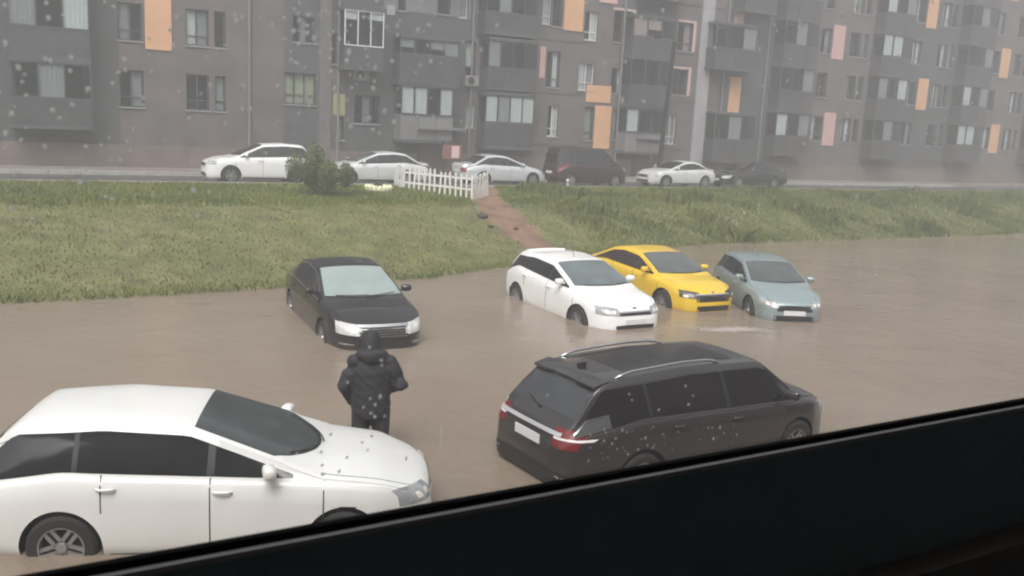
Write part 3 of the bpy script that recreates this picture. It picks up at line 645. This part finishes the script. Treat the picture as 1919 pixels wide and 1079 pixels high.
# ------------------------------------------------------------------ picket fence round a small bed
def fence():
    zf = GZ-.03; wht = mat('fence_white', (.72, .72, .69), .6, var=.1, scale=4)
    a, b = on_zun(757, 355, zf), on_zun(884, 370, zf); c = on_zun(740, 351, zf); d = on_zun(914, 364, zf)
    T = empty('picket_fence', un(a[0], a[1], zf)); tag(T, 'low white picket fence round a small bed at the top of the bank', 'fence')
    O = un(a[0], a[1], zf)
    def run(p, q, m, n_, wd, first=0):
        P, Q = un(p[0], p[1], 0), un(q[0], q[1], 0); D = Q-P; Ln = D.length; ang = math.atan2(D.y, D.x)
        bm = bmesh.new(); tri = [(-wd/2, -.15), (wd/2, -.15), (wd/2, .84), (0, .92), (-wd/2, .84)]
        f_ = [bm.verts.new((x, -.012, z)) for x, z in tri]; g_ = [bm.verts.new((x, .012, z)) for x, z in tri]
        bm.faces.new(f_); bm.faces.new(g_[::-1])
        for i in range(5): bm.faces.new((f_[i], g_[i], g_[(i+1) % 5], f_[(i+1) % 5]))
        bmesh.ops.recalc_face_normals(bm, faces=bm.faces); me = bpy.data.meshes.new('picket'); bm.to_mesh(me); bm.free(); me.materials.append(wht)
        for i in range(first, n_+1):
            o = bpy.data.objects.new('picket', me); C.objects.link(o); o.parent = T; w_ = P+D*(i/n_); z = float(gz(w_.dot(UD), w_.dot(ND)))-zf+.06
            o.location = Vector((w_.x, w_.y, 0))-Vector((O.x, O.y, 0))+Vector((0, 0, z)); o.rotation_euler = (R(random.uniform(-3, 3)), R(random.uniform(-2.5, 2.5)), ang)
            o.scale = (1, 1, random.uniform(.93, 1.05))
        for z in (.25, .66):
            bm = bmesh.new(); M = Matrix.Translation(P-Vector((O.x, O.y, 0))+Vector((0, 0, .06))) @ Matrix.Rotation(ang, 4, 'Z'); bx(bm, 0, Ln, .0125, .045, z-.04, z+.04, M); bmobj('rail', bm, wht, T)
    run(a, b, wht, 13, .085); run(c, a, wht, 5, .11, 0); run(b, d, wht, 8, .11, 1)
fence()
# ------------------------------------------------------------------ vegetation
def leaf_cloud(name, parent, centre, rad, N, size, cols, seed, lumps=9):
    r = np.random.default_rng(seed); cs = r.normal(0, .45, (lumps, 3)); cs[:, 2] = np.abs(cs[:, 2])*.8-.2; rr = r.uniform(.35, .6, lumps)
    k_ = r.integers(0, lumps, N); d = r.normal(size=(N, 3)); d /= np.linalg.norm(d, axis=1)[:, None]; p = cs[k_] + d*(rr[k_]*r.random(N)**.4)[:, None]
    p[:, 2] = np.maximum(p[:, 2], -.95); p = p*np.array(rad)+np.array(centre)
    a = r.normal(size=(N, 3)); a /= np.linalg.norm(a, axis=1)[:, None]; b = np.cross(a, r.normal(size=(N, 3))); b /= np.linalg.norm(b, axis=1)[:, None]
    s = r.uniform(.6, 1.3, N)[:, None]*size
    V = np.stack([p-a*s, p+b*s*.45, p+a*s, p-b*s*.45], 1).reshape(-1, 3); F_ = np.arange(N*4).reshape(-1, 4)
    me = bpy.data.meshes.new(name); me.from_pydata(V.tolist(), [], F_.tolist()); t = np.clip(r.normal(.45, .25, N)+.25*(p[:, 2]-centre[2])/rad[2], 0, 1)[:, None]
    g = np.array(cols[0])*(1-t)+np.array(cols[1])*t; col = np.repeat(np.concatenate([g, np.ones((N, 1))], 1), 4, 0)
    me.color_attributes.new('Col', 'FLOAT_COLOR', 'POINT').data.foreach_set('color', col.astype(np.float32).ravel())
    return link(name, me, parent, mat('leaf', (.08, .11, .03), .55, attr='Col', spec=.3))
def shrub(px, py, h, wdt, label, seed, cols=((.06, .08, .03), (.15, .18, .07)), N=14000, name='shrub'):
    u, n = on_zun(px, py, GZ-.03); z = float(gz(u, n)); T = empty(name, un(u, n, z)); tag(T, label, 'shrub')
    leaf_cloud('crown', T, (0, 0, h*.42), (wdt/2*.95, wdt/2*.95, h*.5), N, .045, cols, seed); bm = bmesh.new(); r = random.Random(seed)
    for i in range(7):
        a = r.uniform(0, 6.28); q = wdt*.28*r.random(); tube(bm, [(0, 0, -.1), (math.cos(a)*q*.5, math.sin(a)*q*.5, h*.35), (math.cos(a)*q, math.sin(a)*q, h*.75)], [.022, .015, .006], 6)
    bmobj('stem', bm, mat('twig', (.07, .05, .035), .9), T)
shrub(590, 364, 2.1, 1.6, 'rounded green shrub at the kerb left of the silver sedan', 3)
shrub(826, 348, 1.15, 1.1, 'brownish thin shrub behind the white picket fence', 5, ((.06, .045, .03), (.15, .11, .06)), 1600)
def tyre_bed():
    u, n = on_zun(709, 358, GZ-.02); z = float(gz(u, n)); T = empty('flower_bed', un(u, n, z)); tag(T, 'pale yellow-white painted tyre flower bed on the grass by the fence', 'flower bed')
    bm = bmesh.new(); N = 36; pr = [(.33, .0), (.50, .0), (.54, .08), (.52, .19), (.44, .22), (.36, .19)]; rows = []
    for k_ in range(N):
        a = 2*math.pi*k_/N; zig = .05*(k_ % 2); rows.append([bm.verts.new((math.cos(a)*(q[0]+(zig if q[1] > .15 else 0)), math.sin(a)*(q[0]+(zig if q[1] > .15 else 0)), q[1]-.03+zig*(q[1] > .2))) for q in pr])
    for k_ in range(N):
        for j in range(6): bm.faces.new((rows[k_][j], rows[k_][(j+1) % 6], rows[(k_+1) % N][(j+1) % 6], rows[(k_+1) % N][j]))
    bmesh.ops.recalc_face_normals(bm, faces=bm.faces); bmobj('tyre', bm, mat('tyre_paint', (.68, .68, .45), .6, var=.12), T)
    bm = bmesh.new(); bmesh.ops.create_cone(bm, cap_ends=True, segments=24, radius1=.4, radius2=.3, depth=.12, matrix=Matrix.Translation((0, 0, .06))); bmobj('soil', bm, mat('soil', (.05, .035, .025), .95), T)
    leaf_cloud('foliage', T, (0, 0, .2), (.26, .26, .12), 260, .04, ((.04, .06, .02), (.12, .15, .05)), 9)
tyre_bed()
for px, py, r_, lab in ((905, 398, .17, 'dark clod of earth on the upper left edge of the path'), (921, 404, .11, 'smaller dark clod of earth on the path beside the larger one'), (968, 404, .1, 'dark clod of earth on the right edge of the path')):
    u, n = on_zun(px, py, 1.05); z = float(gz(u, n)); bm = bmesh.new(); bmesh.ops.create_icosphere(bm, subdivisions=3, radius=r_)
    for v in bm.verts: v.co *= 1+.35*math.sin(v.co.x*31+px)*math.sin(v.co.y*27)*math.sin(v.co.z*23+1); v.co.z *= .6
    o = bmobj('earth_clod', bm, mat('clod', (.06, .045, .03), .95, bump=.5), None, True); o.location = un(u, n, z+r_*.3); tag(o, lab, 'clod', 'clods on the path')
# ------------------------------------------------------------------ street furniture
def lamp_post():
    P = on_z(1231, 347, GZ); n = P.dot(ND); u1, z1 = on_n(1264, 78, n); Q = un(u1, n, z1)
    T = empty('lamp_post', P); tag(T, 'tall thin dark lamp post leaning slightly in front of the parked silver car', 'lamp post'); dk = mat('post_dark', (.012, .012, .013), .9, spec=.15)
    D = Q-P; bm = bmesh.new(); tube(bm, [(0, 0, -.2), D*.12, D*.121, D], [.17, .16, .125, .10], 14); bmobj('post', bm, dk, T, True)
    bm = bmesh.new(); bmesh.ops.create_cone(bm, cap_ends=True, segments=14, radius1=.17, radius2=.15, depth=.05, matrix=Matrix.Translation((0, 0, .03))); bmobj('base_plate', bm, dk, T)
    bm = bmesh.new(); tube(bm, [D*.995, D+Vector((0, 0, .15)), D+ND*.5+Vector((0, 0, .28)), D+ND*1.1+Vector((0, 0, .3))], [.03, .028, .025, .022], 8); arm = bmobj('arm', bm, dk, T, True)
    bm = bmesh.new(); bx(bm, -.1, .1, 0, .55, -.05, .04, Matrix.Translation(D+ND*1.05+Vector((0, 0, .3))) @ M30, .03); bmobj('luminaire', bm, dk, T)
lamp_post()
P = on_z(1063, 351, GZ); T = empty('bollard', P); tag(T, 'short white bollard at the kerb below the burgundy van', 'bollard'); bm = bmesh.new(); tube(bm, [(0, 0, -.1), (0, 0, .36), (0, 0, .4)], [.07, .07, .05], 12); bmobj('post', bm, mat('fence_white', (.7, .7, .68)), T, True)
bm = bmesh.new(); tube(bm, [(0, 0, .22), (0, 0, .3)], [.073, .073], 12); bmobj('band', bm, mat('band_grey', (.25, .25, .25), .5), T, True)
def notice_board():
    u = on_n(846, 288, 41.9)[0]; T = empty('notice_board', un(u, 41.9, GZ+.1), AX); tag(T, 'small red-edged pale pink notice board on the pavement between the silver cars', 'notice board')
    red = mat('board_red', (.22, .09, .085), .6)
    for x in (-.45, .45): box('post', x-.03, x+.03, -.03, .03, -.1, 1.75, BLK, T)
    box('board', -.52, .52, -.06, -.031, .85, 1.55, red, T); box('sheet', -.02, .40, -.075, -.062, .9, 1.5, mat('sheet_pink', (.62, .45, .43), .7), T)
notice_board()

# ------------------------------------------------------------------ the person wading
def person():
    P = on_z(693, 850, 0); T = empty('person', (P.x, P.y, BED), R(6)); tag(T, 'person in dark hooded jacket and trousers wading, seen from behind, one elbow bent', 'person')
    jac = mat('jacket_black', (.022, .021, .023), .75, bump=.4, bscale=18, bdist=.03); tro = mat('trousers_dark', (.028, .028, .032), .85, bump=.3, bscale=20); skin = mat('skin', (.45, .28, .21), .55); hair = mat('hair_dark', (.02, .016, .014), .6); shoe = mat('shoe_black', (.015, .015, .015), .6)
    S = 1.06                                            # facing +y, away from the camera
    def rem(nm, bm, ms, vox, parent, it=6):
        o = bmobj(nm, bm, ms, parent, True); md = o.modifiers.new('r', 'REMESH'); md.mode = 'VOXEL'; md.voxel_size = vox; md.use_smooth_shade = True
        s_ = o.modifiers.new('s', 'SMOOTH'); s_.iterations = it; s_.factor = .5; bpy.context.view_layer.update(); apply_mods(o); return o
    bm = bmesh.new(); hd = Vector((-.02, .10, 1.53))    # head bowed a little
    ball(bm, hd, (.078, .098, .118), 18); ball(bm, hd+Vector((0, .07, -.06)), (.05, .045, .06), 12); ball(bm, hd+Vector((0, .105, -.015)), (.014, .022, .024), 8)
    for s in (-1, 1): ball(bm, hd+Vector((s*.08, 0, -.01)), (.014, .025, .036), 8)
    tube(bm, [(0, .0, 1.33), (-.005, .03, 1.42), (-.01, .055, 1.5)], [.065, .055, .055], 14)
    tube(bm, [(0, 0, .84), (0, -.01, .95), (0, -.01, 1.1), (0, -.005, 1.25), (0, 0, 1.38)], [(.15, .11), (.16, .115), (.145, .105), (.17, .11), (.1, .08)], 20, up=(0, 1, 0))
    arms = {1: [(.18, 0, 1.34), (.31, -.05, 1.09), (.15, .17, .97)], -1: [(-.18, 0, 1.34), (-.27, -.04, 1.05), (-.20, .12, .82)]}
    for s in (-1, 1):
        a, b, c = map(Vector, arms[s]); tube(bm, [a, (a+b)/2, b, (b+c)/2, c], [.058, .05, .042, .038, .028], 12)
        d = (c-b).normalized(); palm = c+d*.06; ball(bm, palm, (.042, .042, .042), 10)
        side = d.cross(Vector((0, 0, 1))).normalized()
        for q in range(4):
            r0 = palm+side*(.027-.018*q)+d*.03; tube(bm, [r0, r0+d*.035, r0+d*.055+Vector((0, .01, -.02)), r0+d*.055+Vector((0, .012, -.04))], [.0095, .0092, .0088, .0075], 7)
        r0 = palm+side*.035*s; tube(bm, [r0, r0+side*.025*s+d*.02, r0+side*.028*s+d*.045], [.011, .0105, .009], 7)
        tube(bm, [(s*.09, 0, .88), (s*.105, .01, .66), (s*.11, .02, .47), (s*.115, -.01, .28), (s*.12, -.01, .09)], [.098, .085, .066, .062, .05], 14)
        tube(bm, [(s*.12, -.06, .05), (s*.125, .03, .055), (s*.135, .13, .04), (s*.14, .19, .03)], [(.04, .045), (.047, .05), (.048, .035), (.035, .022)], 10)
    body = rem('body', bm, [tro], .011, T, 3); me = body.data
    for m in (skin, shoe): me.materials.append(m)
    for p in me.polygons:
        c = p.center; p.material_index = 1 if c.z > 1.36 or (abs(c.x) > .13 and .70 < c.z < 1.12 and c.y > .06) else (2 if c.z < .09 else 0)
    # trousers
    bm = bmesh.new()
    for s in (-1, 1): tube(bm, [(s*.085, -.005, .92), (s*.1, .005, .7), (s*.112, .015, .47), (s*.118, -.005, .28), (s*.122, -.005, .08)], [(.115, .12), (.108, .11), (.092, .095), (.09, .095), (.085, .095)], 16)
    tube(bm, [(0, 0, .80), (0, 0, .95), (0, 0, 1.0)], [(.17, .125), (.175, .13), (.165, .125)], 20, up=(0, 1, 0)); rem('trousers', bm, [tro], .013, T)
    # jacket
    bm = bmesh.new(); tube(bm, [(0, 0, .70), (0, -.005, .77), (.0, -.01, .95), (0, -.01, 1.1), (0, -.01, 1.24), (0, .0, 1.35), (0, .02, 1.42)], [(.20, .16), (.21, .165), (.205, .16), (.205, .155), (.208, .15), (.17, .13), (.09, .09)], 24, up=(0, 1, 0))
    for s in (-1, 1):
        a, b, c = map(Vector, arms[s]); tube(bm, [a+Vector((-s*.06, 0, .0)), a, (a*.5+b*.5)+Vector((s*.01, 0, 0)), b+Vector((s*.015, -.01, 0)), (b+c)/2, c], [.09, .09, .082, .078, .072, .06], 14); ball(bm, b, (.078, .078, .078), 12); ball(bm, a, (.088, .088, .08), 12)
    tube(bm, [(-.12, .05, 1.42), (-.09, -.06, 1.425), (0, -.11, 1.42), (.09, -.06, 1.425), (.12, .05, 1.42)], [.055, .078, .088, .078, .055], 10)     # hood lying on the shoulders
    j = rem('jacket', bm, [jac], .014, T, 4)
    r = np.random.default_rng(2)
    for v in j.data.vertices: v.co += v.normal*.0035*math.sin(v.co.z*55+v.co.x*22)*math.sin(v.co.x*30+v.co.y*18+1.3)
    # hair / cap of hair
    bm = bmesh.new(); ball(bm, hd+Vector((0, -.012, .016)), (.09, .104, .118), 18); rem('hair', bm, [hair], .012, T, 2)
    bm = bmesh.new(); tube(bm, [hd+Vector((0, -.03, -.16)), hd+Vector((0, -.035, -.08)), hd+Vector((0, -.025, .0)), hd+Vector((0, -.005, .075)), hd+Vector((0, .02, .125)), hd+Vector((0, .03, .145))], [(.135, .12), (.118, .118), (.106, .112), (.098, .106), (.07, .08), (.03, .04)], 20, up=(0, 1, 0)); rem('hood', bm, [jac], .012, T, 4)
    T.scale = (S*1.12, S*1.1, S*1.05)
person()

def flecks():  # small pale flat hexagons scattered in a long patch on the water
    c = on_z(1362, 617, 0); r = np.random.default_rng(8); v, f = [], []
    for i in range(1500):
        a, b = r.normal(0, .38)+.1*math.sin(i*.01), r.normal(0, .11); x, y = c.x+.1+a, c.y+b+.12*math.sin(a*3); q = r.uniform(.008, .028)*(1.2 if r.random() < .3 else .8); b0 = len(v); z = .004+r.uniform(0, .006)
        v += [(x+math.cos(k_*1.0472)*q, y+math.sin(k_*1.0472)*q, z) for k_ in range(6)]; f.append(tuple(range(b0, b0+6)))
    o = pyobj('flecks', v, f, mat('fleck_pale', (.43, .37, .335), .8)); tag(o, 'pale patch of flecks on the brown water below the yellow car', 'flecks', kind='stuff')
flecks()
# ------------------------------------------------------------------ the window the picture is taken through
def window():
    T = empty('window', un(0, .708, 0), AX); tag(T, 'dark frame and rain-dotted pane of the window in the foreground', 'window')
    fr = mat('frame_graphite', (.27, .37, .44), .5, var=.1, scale=6); z = 3.974
    u0, u1, zt = -.75, 2.1, 5.4
    box('bottom_rail', u0, u1, -.0065, .001, z-.42, z-.017, fr, T, .002)
    box('gasket', u0+.02, u1-.02, -.0085, -.0025, z-.0165, z-.0115, mat('gasket_grey', (.5, .5, .5), .5), T)
    box('outer_bead', u0, u1, .0015, .009, z-.12, z-.006, mat('bead_dark', (.008, .008, .009), .9, spec=.1), T)
    box('top_rail', u0, u1, -.055, .03, zt, zt+.09, fr, T, .006)
    for a in (u0-.09, u1): box('jamb', a, a+.088, -.055, .03, z-.14, zt+.09, fr, T, .006)
    box('inner_sill', u0-.2, u1+.2, -.45, -.007, z-.47, z-.4205, mat('sill_dark', (.10, .13, .15), .3, var=.3, scale=2.5), T, .008)
    # wet film on the pane: a thin scattering layer one looks through
    m = bpy.data.materials.new('wet_pane'); m.use_nodes = True; t = m.node_tree; t.nodes.remove(t.nodes['Principled BSDF']); v = t.nodes.new('ShaderNodeVolumePrincipled')
    v.inputs['Color'].default_value = (.96, .97, 1, 1); v.inputs['Density'].default_value = 5.; t.links.new(v.outputs[0], t.nodes['Material Output'].inputs['Volume'])
    box('pane', u0, u1, .002, .008, z, zt, m, T)
    B = lambda X, Y: (532+X/4.484, Y/4.484); Cc = lambda X, Y: (960+X/4.484, Y/4.484); D4 = lambda X, Y: (532+X/4.484, 140+Y/4.484); Pp = lambda X, Y: (600+X/4.69, 600+Y/4.69); Sv = lambda X, Y: (920+X/3.596, 620+Y/3.596); Hd = lambda X, Y: (532+X/5.393, 740+Y/5.393)
    pts = []
    for fn, L, s in ((B, [(130,30),(85,80),(120,115),(205,125),(370,117),(130,170),(197,215),(80,260),(195,278),(250,320),(120,372),(300,440),(465,327),(545,440),(530,515),(385,487),(60,497),(115,533),(175,568),(765,568),(910,512),(955,218),(955,292),(700,478),(685,408),(395,600),(750,740),(425,742),(1125,252),(1215,217),(1235,518),(1145,548),(715,995),(925,1025),(845,932),(560,1065),(1160,18),(780,8),(1270,120),(1790,215),(1655,420),(310,117),(5,325),(5,150),(670,142),(715,150),(1505,355),(1205,380),(570,735),(965,885)], 3.6),
                     (Cc, [(620,22),(1265,90),(1080,145),(1205,172),(865,515),(950,518),(778,538),(1700,400),(1100,855),(925,845)], 3.4), (D4, [(717,370),(747,460),(560,440),(800,485)], 3.6),
                     (Pp, [(432,235),(540,395),(535,350),(240,545),(440,685),(527,668),(483,740),(378,763),(445,815),(565,840),(478,845)], 2.8), (Sv, [(380,432),(1310,370),(1130,530),(950,465),(930,425),(1360,435),(1330,495)], 2.2),
                     (Hd, [(470,395),(885,415),(790,480),(845,558),(375,575),(390,800),(555,770),(1235,640),(635,630),(385,708),(130,590)], 2.6)):
        pts += [(*fn(*q), s*random.uniform(.75, 1.25)) for q in L]
    pts += [(1095, 627, 2.4), (1071, 640, 2.4), (985, 563, 2.2)]
    for i in range(70): a, b = random.uniform(640, 1660), random.uniform(650, 880)-.0; pts.append((*Sv(a, b-.12*(a-1000)*(a > 1000)*.6), random.choice((.7, .9, 1.1, 1.3, 1.6, 2.1))))
    for i in range(45): pts.append((random.triangular(530, 900, 560), random.triangular(0, 260, 40), random.uniform(1.2, 3)))
    for i in range(90): pts.append((random.uniform(-20, 525), random.uniform(0, 420), random.uniform(1.5, 4)))
    for i in range(60): pts.append((random.uniform(1395, 1925), random.uniform(0, 640), random.uniform(1.2, 3.2)))
    v, f = [], []
    NS = 10
    def drop(px, py, s, stretch=1.):
        u, z_ = on_n(px, py, .717); dist = math.hypot(u*.9, .717); r = s*dist/FPX*1.05; rows = []
        if z_ < z+.006: return
        b0 = len(v); ph = random.uniform(0, 6.28)
        for j in range(4):
            t_ = j/4*math.pi/2; rr, dd = r*math.cos(t_), r*.45*math.sin(t_)
            for k_ in range(NS):
                a = 2*math.pi*k_/NS; w_ = 1+.13*math.sin(2*a+ph); v.append((u+math.cos(a)*rr*w_, .0085+dd, z_+math.sin(a)*rr*w_*stretch))
        v.append((u, .0085+r*.45, z_))
        for j in range(3):
            for k_ in range(NS): f.append((b0+j*NS+k_, b0+j*NS+(k_+1) % NS, b0+(j+1)*NS+(k_+1) % NS, b0+(j+1)*NS+k_))
        for k_ in range(NS): f.append((b0+3*NS+k_, b0+3*NS+(k_+1) % NS, b0+4*NS))
    for q in pts: drop(*q, stretch=random.choice((1, 1, 1.3)))
    drop(826, 822, 2.2, 12); drop(806, 915, 1.8, 8)
    m = bpy.data.materials.new('rain_drop'); m.use_nodes = True; t = m.node_tree; b = t.nodes['Principled BSDF']
    b.inputs['Transmission Weight'].default_value = 1; b.inputs['IOR'].default_value = 1.33; b.inputs['Roughness'].default_value = .15
    tl = t.nodes.new('ShaderNodeBsdfTranslucent'); tl.inputs[0].default_value = (.95, .96, .97, 1); mx = t.nodes.new('ShaderNodeMixShader'); mx.inputs[0].default_value = .9
    t.links.new(b.outputs[0], mx.inputs[1]); t.links.new(tl.outputs[0], mx.inputs[2]); t.links.new(mx.outputs[0], t.nodes['Material Output'].inputs['Surface'])
    o = pyobj('rain_drops', v, f, m, T, True); tag(o, kind='stuff')
    hw_ = mat('house_wall_grey', (.24, .22, .21), .8, var=.1); bm = bmesh.new()
    for a, b_, c, d in ((-32, 45, -.5, 3.78), (-32, 45, 5.5, 9.5), (-32, u0-.1, 3.781, 5.499), (u1+.1, 45, 3.781, 5.499)): bx(bm, a, b_, .66, .9, c, d, M30)
    tag(bmobj('house_wall', bm, hw_), kind='structure')
    rm = mat('room_plaster', (.7, .7, .69), .9, var=.08)
    P8 = [un(a, b_, c) for c in (3.0, 5.75) for a, b_ in ((-2.2, -3.4), (3.4, -3.4), (3.4, .659), (-2.2, .659))]
    tag(pyobj('room_floor', P8[:4], [(0, 1, 2, 3)], mat('room_floor_wood', (.12, .08, .05), .5)), kind='structure')
    tag(pyobj('room_ceiling', P8[4:], [(3, 2, 1, 0)], rm), kind='structure')
    tag(pyobj('room_wall', P8, [(0, 4, 5, 1), (1, 5, 6, 2), (3, 7, 4, 0)], rm), kind='structure')
window()
# ------------------------------------------------------------------ rain haze
bm = bmesh.new(); bx(bm, -125, 205, -70, 62, -2, 21, M30)
m = bpy.data.materials.new('rain_haze'); m.use_nodes = True; t = m.node_tree; t.nodes.remove(t.nodes['Principled BSDF']); v = t.nodes.new('ShaderNodeVolumePrincipled')
v.inputs['Color'].default_value = (.93, .94, .96, 1); v.inputs['Density'].default_value = .0070; v.inputs['Anisotropy'].default_value = .3
t.links.new(v.outputs[0], t.nodes['Material Output'].inputs['Volume'])
tag(bmobj('haze', bm, m), 'grey rain haze filling the yard', 'haze', kind='stuff')
